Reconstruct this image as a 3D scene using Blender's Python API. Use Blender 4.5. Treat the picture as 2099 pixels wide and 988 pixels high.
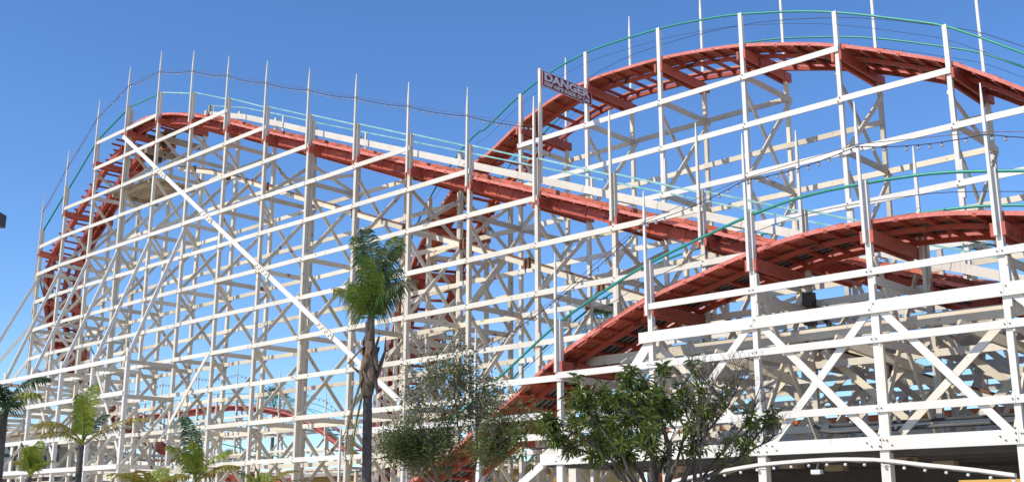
import bpy, math, random
from mathutils import Vector, Matrix
R = math.radians
random.seed(7)
for o in list(bpy.data.objects): bpy.data.objects.remove(o)
scene = bpy.context.scene
col = scene.collection

# ------------------------------------------------------------------ camera, sky, sun, exposure
cam_d = bpy.data.cameras.new('camera'); cam = bpy.data.objects.new('camera', cam_d); col.objects.link(cam)
cam.location = (0, 0, 1.7)
cam.rotation_euler = (R(90 + 13.95), 0, R(43.6))
cam_d.sensor_width = 36.0; cam_d.lens = 2300.0 / 2099.0 * 36.0
cam_d.clip_start = 0.1; cam_d.clip_end = 9000
scene.camera = cam
scene.render.resolution_x = 1024; scene.render.resolution_y = 481

SUN_EL = 40.0
SUN_DIR = Vector((-0.33, -0.944, 0)).normalized()          # horizontal direction towards the sun
world = bpy.data.worlds.new('World'); scene.world = world; world.use_nodes = True
nt = world.node_tree
sky = nt.nodes.new('ShaderNodeTexSky'); sky.sky_type = 'NISHITA'; sky.sun_disc = False
sky.sun_elevation = R(SUN_EL)
sky.sun_rotation = math.atan2(SUN_DIR.x, SUN_DIR.y)
sky.air_density = 0.92; sky.dust_density = 0.0; sky.ozone_density = 5.5; sky.altitude = 0
bg = nt.nodes['Background']; bg.inputs['Strength'].default_value = 0.15
hsv = nt.nodes.new('ShaderNodeHueSaturation'); hsv.inputs['Saturation'].default_value = 1.12; hsv.inputs['Hue'].default_value = 0.505   # the camera's vivid blue
nt.links.new(sky.outputs[0], hsv.inputs['Color']); nt.links.new(hsv.outputs[0], bg.inputs[0])
sd = bpy.data.lights.new('sun', 'SUN'); sun = bpy.data.objects.new('sun', sd); col.objects.link(sun)
sd.energy = 3.35; sd.angle = R(0.53); sd.color = (1.0, 0.94, 0.845)
tow = SUN_DIR * math.cos(R(SUN_EL)) + Vector((0, 0, math.sin(R(SUN_EL))))
sun.rotation_euler = tow.to_track_quat('Z', 'Y').to_euler()
scene.view_settings.view_transform = 'Standard'; scene.view_settings.look = 'None'
scene.view_settings.exposure = 0.34; scene.view_settings.gamma = 1.0

# ------------------------------------------------------------------ materials
MAT = {}
def mat(name, c1, c2=None, scale=1.2, rough=0.6, stain=None, stain_amt=0.0, stain_scale=2.5, vary=0.05,
        grain=0.0, metal=0.0, spec=0.35, bump=0.15, translucent=0.0, fine=None):
    m = bpy.data.materials.new(name); m.use_nodes = True; MAT[name] = m
    n = m.node_tree.nodes; l = m.node_tree.links; b = n['Principled BSDF']
    b.inputs['Roughness'].default_value = rough; b.inputs['Metallic'].default_value = metal
    b.inputs['Specular IOR Level'].default_value = spec
    geo = n.new('ShaderNodeNewGeometry'); info = n.new('ShaderNodeObjectInfo')
    def noise(sc, det=4, stretch=None, off=True):
        v = n.new('ShaderNodeTexNoise'); v.inputs['Scale'].default_value = sc; v.inputs['Detail'].default_value = det
        v.inputs['Roughness'].default_value = 0.6
        src = geo.outputs['Position']
        if stretch:
            mp = n.new('ShaderNodeMapping'); mp.inputs['Scale'].default_value = stretch
            l.new(src, mp.inputs['Vector']); src = mp.outputs[0]
        l.new(src, v.inputs['Vector']); return v.outputs['Fac']
    def ramp(f, a, bb):
        r = n.new('ShaderNodeMapRange'); r.inputs['From Min'].default_value = a; r.inputs['From Max'].default_value = bb
        l.new(f, r.inputs['Value']); return r.outputs[0]
    def mix(f, a, bcol):
        x = n.new('ShaderNodeMix'); x.data_type = 'RGBA'
        if hasattr(f, 'links'): l.new(f, x.inputs[0])
        else: x.inputs[0].default_value = f
        if hasattr(a, 'links'): l.new(a, x.inputs[6])
        else: x.inputs[6].default_value = (*a, 1)
        if hasattr(bcol, 'links'): l.new(bcol, x.inputs[7])
        else: x.inputs[7].default_value = (*bcol, 1)
        return x.outputs[2]
    c = mix(ramp(noise(scale), 0.35, 0.65), c1, c2 or c1)
    if fine: c = mix(ramp(noise(14, 3), 0.5, 0.75), c, fine)
    if stain:
        s = ramp(noise(stain_scale, 6), 0.66 - stain_amt, 0.72 - stain_amt)
        c = mix(s, c, stain)
        s2 = ramp(noise(3.0, 5, (2.2, 2.2, 0.35)), 0.62 - stain_amt * .6, 0.9)
        c = mix(s2, c, tuple(x * 0.55 for x in c1))
    hs = n.new('ShaderNodeHueSaturation'); l.new(c, hs.inputs['Color'])
    rv = n.new('ShaderNodeMapRange'); l.new(info.outputs['Random'], rv.inputs['Value'])
    rv.inputs['To Min'].default_value = 1 - vary * 1.6; rv.inputs['To Max'].default_value = 1 + vary * .6
    l.new(rv.outputs[0], hs.inputs['Value'])
    l.new(hs.outputs[0], b.inputs['Base Color'])
    if bump:
        bp = n.new('ShaderNodeBump'); bp.inputs['Strength'].default_value = bump; bp.inputs['Distance'].default_value = 0.02
        l.new(noise(22, 4), bp.inputs['Height']); l.new(bp.outputs[0], b.inputs['Normal'])
    if translucent:
        t = n.new('ShaderNodeBsdfTranslucent'); l.new(hs.outputs[0], t.inputs['Color'])
        ms = n.new('ShaderNodeMixShader'); ms.inputs[0].default_value = translucent
        l.new(b.outputs[0], ms.inputs[1]); l.new(t.outputs[0], ms.inputs[2])
        l.new(ms.outputs[0], n['Material Output'].inputs[0])
    return m
mat('white_post', (0.74, 0.67, 0.54), (0.66, 0.575, 0.445), rough=0.55, stain=(0.36, 0.25, 0.15), stain_amt=0.005, vary=0.06)
mat('white', (0.765, 0.705, 0.59), (0.70, 0.625, 0.50), rough=0.5, stain=(0.40, 0.28, 0.17), stain_amt=0.012, vary=0.05)
mat('white_new', (0.77, 0.73, 0.65), (0.72, 0.67, 0.58), rough=0.45, stain=(0.46, 0.36, 0.25), stain_amt=-0.015, vary=0.03)
mat('white_old', (0.77, 0.69, 0.535), (0.70, 0.60, 0.445), rough=0.65, stain=(0.22, 0.13, 0.075), stain_amt=0.035, vary=0.16)
mat('red', (0.49, 0.088, 0.044), (0.40, 0.066, 0.036), rough=0.6, stain=(0.07, 0.022, 0.018), stain_amt=0.07, vary=0.16, fine=(0.46, 0.12, 0.085))
mat('red_faded', (0.59, 0.135, 0.078), (0.49, 0.10, 0.058), rough=0.65, stain=(0.16, 0.04, 0.03), stain_amt=0.06, vary=0.2, fine=(0.58, 0.21, 0.165))
mat('red_edge', (0.66, 0.20, 0.155), (0.56, 0.15, 0.11), scale=2.5, rough=0.7, stain=(0.34, 0.08, 0.06), stain_amt=0.03, vary=0.1, fine=(0.70, 0.31, 0.26))  # paler, pinker than the other reds: sunlight on the deck edge put into the colour
mat('red_plank', (0.58, 0.15, 0.075), (0.46, 0.105, 0.058), rough=0.7, stain=(0.14, 0.05, 0.04), stain_amt=0.06, vary=0.2, fine=(0.66, 0.27, 0.18))
mat('tar', (0.02, 0.02, 0.022), (0.035, 0.035, 0.035), rough=0.6, vary=0.3)
mat('grey_wood', (0.34, 0.33, 0.30), (0.22, 0.21, 0.19), rough=0.8, stain=(0.06, 0.05, 0.045), stain_amt=0.05, vary=0.3)
mat('old_plank', (0.52, 0.43, 0.30), (0.40, 0.32, 0.21), rough=0.85, stain=(0.12, 0.08, 0.05), stain_amt=0.06, vary=0.2)
mat('teal', (0.02, 0.29, 0.215), (0.03, 0.34, 0.26), rough=0.35, vary=0.1, spec=0.5)
mat('teal_pale', (0.17, 0.44, 0.38), (0.40, 0.58, 0.53), scale=3, rough=0.5, vary=0.1)  # light copy of teal: sun on top of the rails put into the colour
mat('rust', (0.30, 0.12, 0.045), (0.14, 0.06, 0.03), scale=6, rough=0.8, stain=(0.05, 0.025, 0.015), stain_amt=0.05, vary=0.2)
mat('dark_metal', (0.05, 0.045, 0.045), (0.10, 0.07, 0.05), rough=0.5, metal=0.4, vary=0.2)
mat('steel', (0.42, 0.42, 0.42), (0.30, 0.29, 0.28), rough=0.35, metal=0.9)
mat('black', (0.012, 0.012, 0.014), rough=0.4, vary=0.05)
mat('cable', (0.05, 0.04, 0.04), rough=0.6)
m_ = mat('bulb_glass', (0.75, 0.76, 0.78), rough=0.05, spec=0.6, vary=0.1, bump=0); m_.node_tree.nodes['Principled BSDF'].inputs['Transmission Weight'].default_value = 0.75
mat('bulb', (0.80, 0.79, 0.75), rough=0.15, spec=0.6, vary=0.15, bump=0)
mat('sign_red', (0.20, 0.022, 0.03), (0.26, 0.03, 0.035), rough=0.45, vary=0.0)
mat('sign_white', (0.80, 0.78, 0.76), (0.70, 0.66, 0.64), scale=9, rough=0.5, vary=0.0)
mat('concrete', (0.62, 0.53, 0.42), (0.55, 0.47, 0.37), scale=.4, rough=0.9, stain=(0.22, 0.2, 0.17), stain_amt=0.0)
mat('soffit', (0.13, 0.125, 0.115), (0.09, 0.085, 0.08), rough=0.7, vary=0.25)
mat('shop_orange', (0.62, 0.17, 0.05), (0.55, 0.14, 0.045), rough=0.7)
mat('shop_yellow', (0.62, 0.40, 0.10), (0.55, 0.34, 0.09), rough=0.7)
mat('shop_wall', (0.42, 0.38, 0.33), (0.34, 0.30, 0.27), rough=0.8)
mat('window_glass', (0.02, 0.022, 0.025), rough=0.08, spec=0.6, bump=0)
mat('bark', (0.13, 0.105, 0.085), (0.075, 0.06, 0.05), scale=9, rough=0.9, bump=0.6)
mat('bark_pale', (0.30, 0.265, 0.235), (0.19, 0.165, 0.145), scale=8, rough=0.9, bump=0.5)
mat('palm_trunk', (0.14, 0.12, 0.105), (0.085, 0.07, 0.06), scale=7, rough=0.9, bump=0.6)
mat('palm_husk', (0.13, 0.08, 0.05), (0.24, 0.18, 0.13), scale=6, rough=0.95, bump=0.6)
mat('leaf', (0.065, 0.105, 0.018), (0.19, 0.235, 0.04), scale=5, rough=0.36, vary=0.0, translucent=0.3, bump=0, spec=0.5)
mat('leaf_fine', (0.10, 0.135, 0.03), (0.22, 0.235, 0.075), scale=4, rough=0.55, vary=0.0, translucent=0.25, bump=0)
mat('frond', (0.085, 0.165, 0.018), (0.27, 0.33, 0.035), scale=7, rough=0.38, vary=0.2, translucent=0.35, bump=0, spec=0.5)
mat('frond_sun', (0.20, 0.29, 0.025), (0.40, 0.42, 0.045), scale=7, rough=0.4, vary=0.1, translucent=0.35, bump=0, spec=0.5)  # light copy of frond: sunlight on the leaflets put into the green
mat('frond_dark', (0.035, 0.08, 0.022), (0.075, 0.135, 0.03), scale=7, rough=0.4, vary=0.2, translucent=0.25, bump=0, spec=0.5)  # dark copy of frond: shade within the crowns put into the green
mat('frond_yellow', (0.44, 0.31, 0.05), (0.24, 0.27, 0.045), scale=7, rough=0.5, vary=0.15, translucent=0.3, bump=0)
mat('frond_dead', (0.24, 0.21, 0.13), (0.33, 0.29, 0.17), scale=5, rough=0.8, vary=0.2, translucent=0.15, bump=0)

# ------------------------------------------------------------------ helpers
UNIT = {}
def mesh_from(name, verts, faces, m=None, smooth=False):
    me = bpy.data.meshes.new(name); me.from_pydata(verts, [], faces); me.update()
    if m: me.materials.append(MAT[m])
    if smooth: me.shade_smooth()
    return me
def unit(kind, m):
    k = (kind, m)
    if k in UNIT: return UNIT[k]
    if kind == 'box':
        v = [(x, y, z) for x in (-.5, .5) for y in (-.5, .5) for z in (-.5, .5)]
        f = [(0, 1, 3, 2), (4, 6, 7, 5), (0, 4, 5, 1), (2, 3, 7, 6), (0, 2, 6, 4), (1, 5, 7, 3)]
    elif kind == 'spike':                     # tapered pole along +x, a cut tip
        v = [(x, y, z) for x, s in ((-.5, .5), (.30, .42), (.5, .16)) for y, z in ((-s, -s), (s, -s), (s, s), (-s, s))]
        f = [(3, 2, 1, 0), (8, 9, 10, 11)] + [(i + j, i + (j + 1) % 4, i + 4 + (j + 1) % 4, i + 4 + j) for i in (0, 4) for j in range(4)]
    elif kind == 'bolt':                      # hexagonal head along x
        v = [(x, .5 * math.cos(a), .5 * math.sin(a)) for x in (-.5, .5) for a in [i * math.pi / 3 for i in range(6)]]
        f = [tuple(range(5, -1, -1)), tuple(range(6, 12))] + [(i, (i + 1) % 6, 6 + (i + 1) % 6, 6 + i) for i in range(6)]
    elif kind == 'bulb':                      # pear bulb with a dark socket, hanging down -z
        v = []; f = []
        prof = [(.0, .16), (-.3, .20), (-.36, .2), (-.52, .40), (-.75, .48), (-.95, .30), (-1.02, .02)]
        for z, r in prof:
            for i in range(6): v.append((r * math.cos(i * math.pi / 3), r * math.sin(i * math.pi / 3), z))
        for k2 in range(len(prof) - 1):
            for i in range(6):
                f.append((k2 * 6 + i, (k2 + 1) * 6 + i, (k2 + 1) * 6 + (i + 1) % 6, k2 * 6 + (i + 1) % 6))
    me = mesh_from(kind + '_' + m, v, f, m, smooth=(kind == 'bulb'))
    if kind == 'bulb':
        me.materials.append(MAT['black'])
        for i, p in enumerate(me.polygons): p.material_index = 1 if i < 12 else 0
    UNIT[k] = me; return me
WM = {}
def link(o, parent=None, M=None):
    col.objects.link(o)
    M = M or Matrix.Identity(4)
    if parent is not None:
        o.parent = parent; o.matrix_parent_inverse = WM[parent.name].inverted()
    o.matrix_basis = M; WM[o.name] = M.copy()
    return o
def frame(x, up=Vector((0, 0, 1))):
    x = x.normalized()
    if abs(x.dot(up)) > .999: up = Vector((0, 1, 0))
    y = up.cross(x).normalized(); z = x.cross(y)
    return x, y, z
def beam(name, p, q, w, h, m, parent, up=Vector((0, 0, 1)), kind='box'):
    """a timber from p to q; w across, h along up"""
    p = Vector(p); q = Vector(q); d = q - p
    x, y, z = frame(d, up)
    M = Matrix.Translation((p + q) / 2) @ Matrix((x, y, z)).transposed().to_4x4() @ Matrix.Diagonal((d.length, w, h, 1))
    return link(bpy.data.objects.new(name, unit(kind, m)), parent, M)
def box(name, lo, hi, m, parent):
    lo = Vector(lo); hi = Vector(hi)
    M = Matrix.Translation((lo + hi) / 2) @ Matrix.Diagonal((*(hi - lo), 1))
    return link(bpy.data.objects.new(name, unit('box', m)), parent, M)
def thing(name, label, cat, loc=(0, 0, 0), group=None):
    o = bpy.data.objects.new(name, None); o.empty_display_size = .3
    o['label'] = label; o['category'] = cat
    if group: o['group'] = group
    return link(o, None, Matrix.Translation(loc))
def obj(name, verts, faces, m, parent=None, smooth=False):
    return link(bpy.data.objects.new(name, mesh_from(name, verts, faces, m, smooth)), parent)
def tube(pts, rad, sides=6, rads=None):
    v = []; f = []; pts = [Vector(p) for p in pts]; n = len(pts); pn = None
    for i, p in enumerate(pts):
        t = (pts[min(i + 1, n - 1)] - pts[max(i - 1, 0)]).normalized()
        if pn is None: pn = t.orthogonal().normalized()
        pn = (pn - t * pn.dot(t)).normalized(); b = t.cross(pn)
        r = rads[i] if rads else rad
        for k in range(sides):
            a = 2 * math.pi * k / sides
            v.append(p + (pn * math.cos(a) + b * math.sin(a)) * r)
    for i in range(n - 1):
        for k in range(sides):
            f.append((i * sides + k, i * sides + (k + 1) % sides, (i + 1) * sides + (k + 1) % sides, (i + 1) * sides + k))
    f.append(tuple(range(sides - 1, -1, -1))); f.append(tuple((n - 1) * sides + k for k in range(sides)))
    return v, f
def interp(xs, ys, x):
    """monotone cubic through (xs, ys)"""
    n = len(xs)
    if x <= xs[0]: return ys[0] + (ys[1] - ys[0]) / (xs[1] - xs[0]) * (x - xs[0])
    if x >= xs[-1]: return ys[-1] + (ys[-1] - ys[-2]) / (xs[-1] - xs[-2]) * (x - xs[-1])
    i = max(j for j in range(n - 1) if xs[j] <= x)
    d = [(ys[j + 1] - ys[j]) / (xs[j + 1] - xs[j]) for j in range(n - 1)]
    def m(j):
        if j == 0: return d[0]
        if j == n - 1: return d[-1]
        return 0 if d[j - 1] * d[j] <= 0 else 2 * d[j - 1] * d[j] / (d[j - 1] + d[j])
    h = xs[i + 1] - xs[i]; t = (x - xs[i]) / h
    return ((2*t**3 - 3*t*t + 1) * ys[i] + (t**3 - 2*t*t + t) * h * m(i) + (-2*t**3 + 3*t*t) * ys[i+1] + (t**3 - t*t) * h * m(i+1))

# ------------------------------------------------------------------ ground
gs = 4000
g = obj('ground', [(-gs, -gs, 0), (gs, -gs, 0), (gs, gs, 0), (-gs, gs, 0)], [(0, 1, 2, 3)], 'concrete'); g['kind'] = 'structure'

# ------------------------------------------------------------------ layout of the coaster
# x runs along the straight lanes, y goes away across them, rows of posts stand at these y:
N1, M1, B1, B2 = 22.55, 25.05, 27.55, 30.05
BENT = 3.05
LEV = [2.32 + 1.525 * k for k in range(13)]            # heights of the ledgers
US = [-56.3 + BENT * k for k in range(19)]             # bents of the straight part
US_N = [-28.85, -25.8, -22.75, -19.69, -16.64, -13.65, -10.73, -7.95, -4.9, -1.85]
mu = [-57.4, -55.3, -52.94, -50.2, -49.0, -47.0, -44.1, -38.0, -25.8, -14.0, -5.0, 0]
mz = [16.85, 18.35, 19.85, 20.62, 20.75, 20.5, 19.69, 17.40, 12.83, 8.38, 5.2, 3.8]
zM = lambda u: interp(mu, mz, u)
bu = [-30, -27, -25.84, -23.85, -22.3, -20, -18, -16.9, -15.8, -14.6, -13.4, -11.6, -10.6, -9.9, -8.8, -6, -3, 0]
bz = [13.4, 14.9, 15.45, 16.02, 16.18, 16.1, 15.86, 15.66, 15.37, 15.02, 14.58, 13.78, 13.3, 12.83, 12.03, 9.9, 7.9, 6.2]
zB = lambda u: interp(bu, bz, u)
nu = [-32, -28, -25, -21.84, -19.6, -18.1, -16.8, -15.0, -13.65, -12.4, -11.6, -10.7, -9.4, -7.95, -5, -1, 2]
nz = [1.6, 2.0, 3.1, 4.80, 6.06, 6.66, 7.12, 7.56, 7.85, 8.02, 8.05, 8.03, 7.95, 7.71, 7.0, 5.8, 4.9]
zN = lambda u: interp(nu, nz, u)
ru = [-44, -38, -33, -30, -26.2, -22.8, -20, -16, -12, -6, 0]
rz = [2.6, 3.2, 5.0, 6.9, 8.9, 10.0, 10.2, 9.6, 8.4, 6.4, 5.2]
zR = lambda u: interp(ru, rz, u)

def samples_straight(y0, zf, u0, u1, step=0.4):
    n = int(abs(u1 - u0) / step); S = []
    for i in range(n + 1):
        u = u0 + (u1 - u0) * i / n
        S.append((Vector((u, y0 + 1.25, zf(u))), Vector((0, 1, 0)), 0.0))
    return S
class Track:
    """centre line with a frame: at(s, w, h) -> point; w 0..2.5 from the front row, h over the top of the ties"""
    def __init__(self, S):
        self.S = S; self.len = [0.0]
        for a, b in zip(S, S[1:]): self.len.append(self.len[-1] + (b[0] - a[0]).length)
        self.F = []
        for i, (p, n, bk) in enumerate(S):
            t = (S[min(i + 1, len(S) - 1)][0] - S[max(i - 1, 0)][0]).normalized()
            n = (n - t * n.dot(t)).normalized()
            up = t.cross(n)
            if up.z < 0: up = -up
            n2 = n * math.cos(bk) - up * math.sin(bk); up2 = up * math.cos(bk) + n * math.sin(bk)
            self.F.append((p, t, n2, up2))
        self.total = self.len[-1]
    def fr(self, s):
        s = min(max(s, 0), self.total - 1e-4)
        i = max(j for j in range(len(self.len) - 1) if self.len[j] <= s)
        k = (s - self.len[i]) / (self.len[i + 1] - self.len[i])
        a, b = self.F[i], self.F[i + 1]
        return tuple(x.lerp(y, k) for x, y in zip(a, b))
    def at(self, s, w, h):
        p, t, n, up = self.fr(s); return p + n * (w - 1.25) + up * h
    def sweep(self, name, w0, w1, h0, h1, m, parent, s0=0, s1=None):
        v = []; f = []; k = 0
        for L, (p, t, n, up) in zip(self.len, self.F):
            if L < s0 - .01 or (s1 is not None and L > s1 + .01): continue
            for w, h in ((w0, h0), (w1, h0), (w1, h1), (w0, h1)): v.append(p + n * (w - 1.25) + up * h)
            if k:
                b = (k - 1) * 4
                for j in range(4): f.append((b + j, b + (j + 1) % 4, b + 4 + (j + 1) % 4, b + 4 + j))
            k += 1
        f.append((0, 1, 2, 3)); b = (k - 1) * 4; f.append((b + 3, b + 2, b + 1, b))
        return obj(name, v, f, m, parent)
    def rail(self, name, w, h, r, m, parent, s0=0, s1=None, world_up=True):
        pts = []
        for L, (p, t, n, up) in zip(self.len, self.F):
            if L < s0 - .01 or (s1 is not None and L > s1 + .01): continue
            nh = Vector((n.x, n.y, 0)).normalized() if world_up else n
            q = p + n * (w - 1.25); q = q + (Vector((0, 0, 1)) if world_up else up) * h
            pts.append(q)
        v, f = tube(pts, r, 6); return obj(name, v, f, m, parent, True)
    def cross(self, name, s, w0, w1, h0, h1, width, m, parent, ds=0.0):
        """a timber lying across the track"""
        p, t, n, up = self.fr(s)
        c = p + n * ((w0 + w1) / 2 - 1.25) + up * ((h0 + h1) / 2) + t * ds
        M = Matrix.Translation(c) @ Matrix((n, -t, up)).transposed().to_4x4() @ Matrix.Diagonal((w1 - w0, width, h1 - h0, 1))
        return link(bpy.data.objects.new(name, unit('box', m)), parent, M)

def dress_track(T, parent, plank_m='red_plank', deck_w=(0.10, 0.74), fascia=False, rear_deck=False, tie_m='red', tie_step=0.56,
                infill=False, str_m='red', edge_m='red_edge', jag=0.03, deck_end=None, guard=False, st=(0.74, 2.08), infill_end=None):
    deck_end = deck_end or T.total
    w1, w2 = st
    tr = T.sweep('track', w1, w1 + .12, -0.19, -0.085, str_m, parent)               # near stringer carries the rest
    T.sweep('stringer', w2, w2 + .12, -0.19, -0.085, str_m, tr)
    T.sweep('rail_bed', w1 - .02, w1 + .16, 0.004, 0.06, 'red_plank', tr)
    T.sweep('rail_bed', w2 - .10, w2 + .10, 0.004, 0.06, 'red_plank', tr)
    T.sweep('steel_rail', w1 + .06, w1 + .15, 0.064, 0.078, 'steel', tr)
    T.sweep('steel_rail', w2 - .09, w2, 0.064, 0.078, 'steel', tr)
    if fascia:                                                                     # deep side boards with open joints, set back under the walk
        s = 0.1
        while s < deck_end - .3:
            L = min(random.choice((.76, 1.02, 1.28)), deck_end - s)
            beam('side_board', T.at(s + .014, .46 + random.uniform(-.008, .008), -.245), T.at(s + L - .014, .46, -.245), .05, .31 + random.uniform(-.015, .015), 'red', tr); s += L
    if guard:                                                                      # overlapping boards along the outside of the near rail
        s = 0.1
        while s < deck_end - .6:
            L = random.uniform(.42, .62); p = T.at(s, .70 + random.uniform(-.012, .012), .12 + random.uniform(-.02, .02)); q = T.at(s + L + .06, .70 + random.uniform(-.012, .012), .12 + random.uniform(-.03, .03))
            beam('guard_board', p, q, .03, random.uniform(.17, .22), plank_m, tr); s += L
    if deck_end < T.total:
        T.sweep('turn_stringer', .52, .70, -.40, -.085, str_m, tr, deck_end + .5)
        T.sweep('turn_stringer', 1.60, 1.78, -.40, -.085, str_m, tr, deck_end + .5)
        T.sweep('inner_board', 2.36, 2.42, -.30, .22, 'red_plank', tr, deck_end + 2)
        T.sweep('inner_rail', 2.20, 2.34, .004, .10, 'red_plank', tr, deck_end + 2)
    s = 0.2; i = 0
    while s < T.total:
        T.cross('tie', s, 0.06 + random.uniform(-.03, .03) + (.34 if s > deck_end + 1 else 0), 2.34 + random.uniform(-.06, .06), -0.08, 0.0, 0.09 if s < deck_end else .065, tie_m, tr); s += tie_step if s < deck_end else .46
    lane = (deck_w[1] - deck_w[0]) / 3                                             # walkway boards lapped like shingles
    for j in range(3):
        s = 0.1 + random.uniform(0, .3)
        while s < deck_end - .3:
            L = random.choice((tie_step, tie_step * 2, tie_step * 2))
            w = deck_w[0] + lane * (j + .5) + random.uniform(-jag, jag) * (1 if j == 0 else .2)
            e = min(s + L, deck_end); p = T.at(s, w, .055 + random.uniform(0, .015)); q = T.at(e + .05, w + random.uniform(-.012, .012), .022)
            beam('walkway_plank', p, q, lane - .004, .036, plank_m, tr, up=T.fr(s)[3]); s = e
    T.sweep('edge_board', deck_w[0] - .05, deck_w[0] - .012, -0.045, 0.05, edge_m, tr, 0, deck_end)
    if rear_deck: T.sweep('rear_edge_board', 2.34, 2.38, -0.06, 0.05, edge_m, tr)
    if infill:                                                                     # sheet metal and boards closing the middle of the track
        x = w1 + .17; k = 0
        while x < w2 - .12:
            ww = (.10, .16, .07, .13)[k % 4]
            T.sweep('centre_panel' if k % 2 == 0 else 'centre_board', x, min(x + ww, w2 - .11) - .004, .004 + .02 * (k % 2), .03 + .02 * (k % 2), ('tar', 'grey_wood')[k % 2], tr, 0, infill_end)
            x += ww; k += 1
    return tr
def crossbeams(T, s_list, parent, ext=0.11, rear=2.60):
    """a pair of deep red timbers clasping the posts of each bent, plumb and level unless the track is banked"""
    for s in s_list:
        p, t, n, up = T.fr(s); th = Vector((t.x, t.y, 0)).normalized()
        for ds in (-0.115, 0.115):
            c = p + th * ds
            a = c + n * (-ext - 1.25); b = c + n * (rear - 1.25)
            dz = Vector((0, 0, -.36))
            beam('crossbeam', a + dz, b + dz, .075, .28, 'red_faded', parent)

BOLTS = {}
def bolt(p, parent, axis=Vector((0, -1, 0)), r=.032, lim=280):
    k = parent.name; BOLTS[k] = BOLTS.get(k, 0) + 1
    if BOLTS[k] > lim: return
    p = Vector(p); beam('bolt', p, p + axis * .03, r, r, 'rust' if random.random() < .2 else 'dark_metal', parent, kind='bolt')

def post(parent, u, y, ztop, m='white', a=.14, b=.15, z0=0.0):
    """upright built of two lengths of timber, spliced"""
    zs = z0 + (ztop - z0) * random.uniform(.35, .65)
    c = random.uniform(-.008, .008)
    beam('post', (u, y, z0), (u, y, ztop), a, b, m, parent, up=Vector((0, 1, 0)))
    if ztop - z0 > 5 and random.random() < .75:                # splice plate on the shaded face
        beam('splice_plate', (u + a / 2 + .024, y + c, zs - .5), (u + a / 2 + .024, y + c, zs + .5), .046, b * .92, m, parent, up=Vector((0, 1, 0)))

def ok_bay(zl, za, zb, reach=1.1, low=.34):
    """a ledger at zl spans a bay whose track tops are za, zb"""
    return zl < max(za, zb) - low and zl < min(za, zb) + reach
def ledgers(parent, us, y, ztrk, m='white', side=-1, b=.15, levels=LEV, low=.34, reach=1.1, h=.168, skip=0.0, bolts=False):
    for zl in levels:
        for ua, ub in zip(us, us[1:]):
            if not ok_bay(zl, ztrk(ua), ztrk(ub), reach, low): continue
            if random.random() < skip: continue
            if zl < 3 and ub > -20.4 and y < 31: continue
            yy = y + side * (b / 2 + .026)
            jj = .012 if m != 'white_old' else .03; j = random.uniform(-jj, jj)
            beam('ledger', (ua - .075, yy, zl + j), (ub + .075, yy - side * .004, zl + random.uniform(-jj, jj)), .044, h, m, parent)
            if bolts and zl > 3:
                bolt((ua + .02, yy + side * .022, zl + .05), parent); bolt((ua - .03, yy + side * .022, zl - .05), parent)
def bent_bracing(parent, u, ya, yb, ztop, m='white_old', zmin=-1, girts=True, lo=0):
    """transverse girts and crosses between two posts of one bent"""
    zs = [LEV[0] - 1.525 * 2 + 3.05 * k for k in range(9)]
    gl = [2.32, 5.37, 8.42, 11.46, 14.52, 17.56]
    prev = 0.1 if (u < -20.6 or ya > 31) else 3.3
    for z in gl + [99]:
        top = min(z, ztop - .72)
        if top - prev > 1.0 and top > zmin:
            s = .092
            beam('cross_brace', (u + s, ya, prev + .1), (u + s, yb, top - .1), .044, .14, m, parent)
            beam('cross_brace', (u - s, ya, top - .1), (u - s, yb, prev + .1), .044, .14, m, parent)
        if z > ztop - .72: break
        if girts and (z > 3 or u < -20.6 or ya > 31): beam('girt', (u + .096, ya - .12, z), (u + .096, yb + .12, z), .044, .185, m, parent)
        prev = max(z, prev)

# ------------------------------------------------------------------ long middle run with the turn at its far left end
lift = thing('roller_coaster_lift_run', 'long white timber coaster run whose red track slopes down from the left crest', 'roller coaster', (-38, M1, 0))
S = samples_straight(M1, zM, -1.0, -57.4)
UC, RO = -57.4, 9.0                                    # turn: centre x, radius of the outer row
VC = M1 + RO
az = [0, 12, 25, 40, 55, 70, 90, 110, 130, 150, 180]
tz = [16.85, 15.75, 14.6, 12.8, 11.0, 9.3, 7.4, 6.1, 5.1, 4.4, 3.8]
def turn_pt(a, r, z): return Vector((UC - r * math.sin(a), VC - r * math.cos(a), z))
def turn_n(a): return Vector((math.sin(a), math.cos(a), 0))       # towards the centre
def bank_at(deg): return R(20) * min(1, max(0, deg / 22.0)) * min(1, max(0, (190 - deg) / 40))
for d in range(2, 181, 3):
    a = R(d); S.append((turn_pt(a, RO - 1.25, interp(az, tz, d)), turn_n(a), bank_at(d)))
Tm = Track(S)
def s_of_u(T, u):
    i = min(range(len(T.S)), key=lambda j: abs(T.S[j][0].x - u)); 
    j = i + 1 if (i + 1 < len(T.S) and (T.S[i + 1][0].x - u) * (T.S[i][0].x - u) <= 0) else max(i - 1, 0)
    a, b = T.S[i][0].x, T.S[j][0].x
    k = (u - a) / (b - a) if abs(b - a) > 1e-6 else 0
    return T.len[i] + (T.len[j] - T.len[i]) * k
trM = dress_track(Tm, lift, fascia=True, jag=.035, deck_end=s_of_u(Tm, -51.0), guard=True)
crossbeams(Tm, [s_of_u(Tm, u) for u in US], trM)
WIDE = {1: 0, 2: 1, 7: 1}
usM = [u for u in US]
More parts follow.
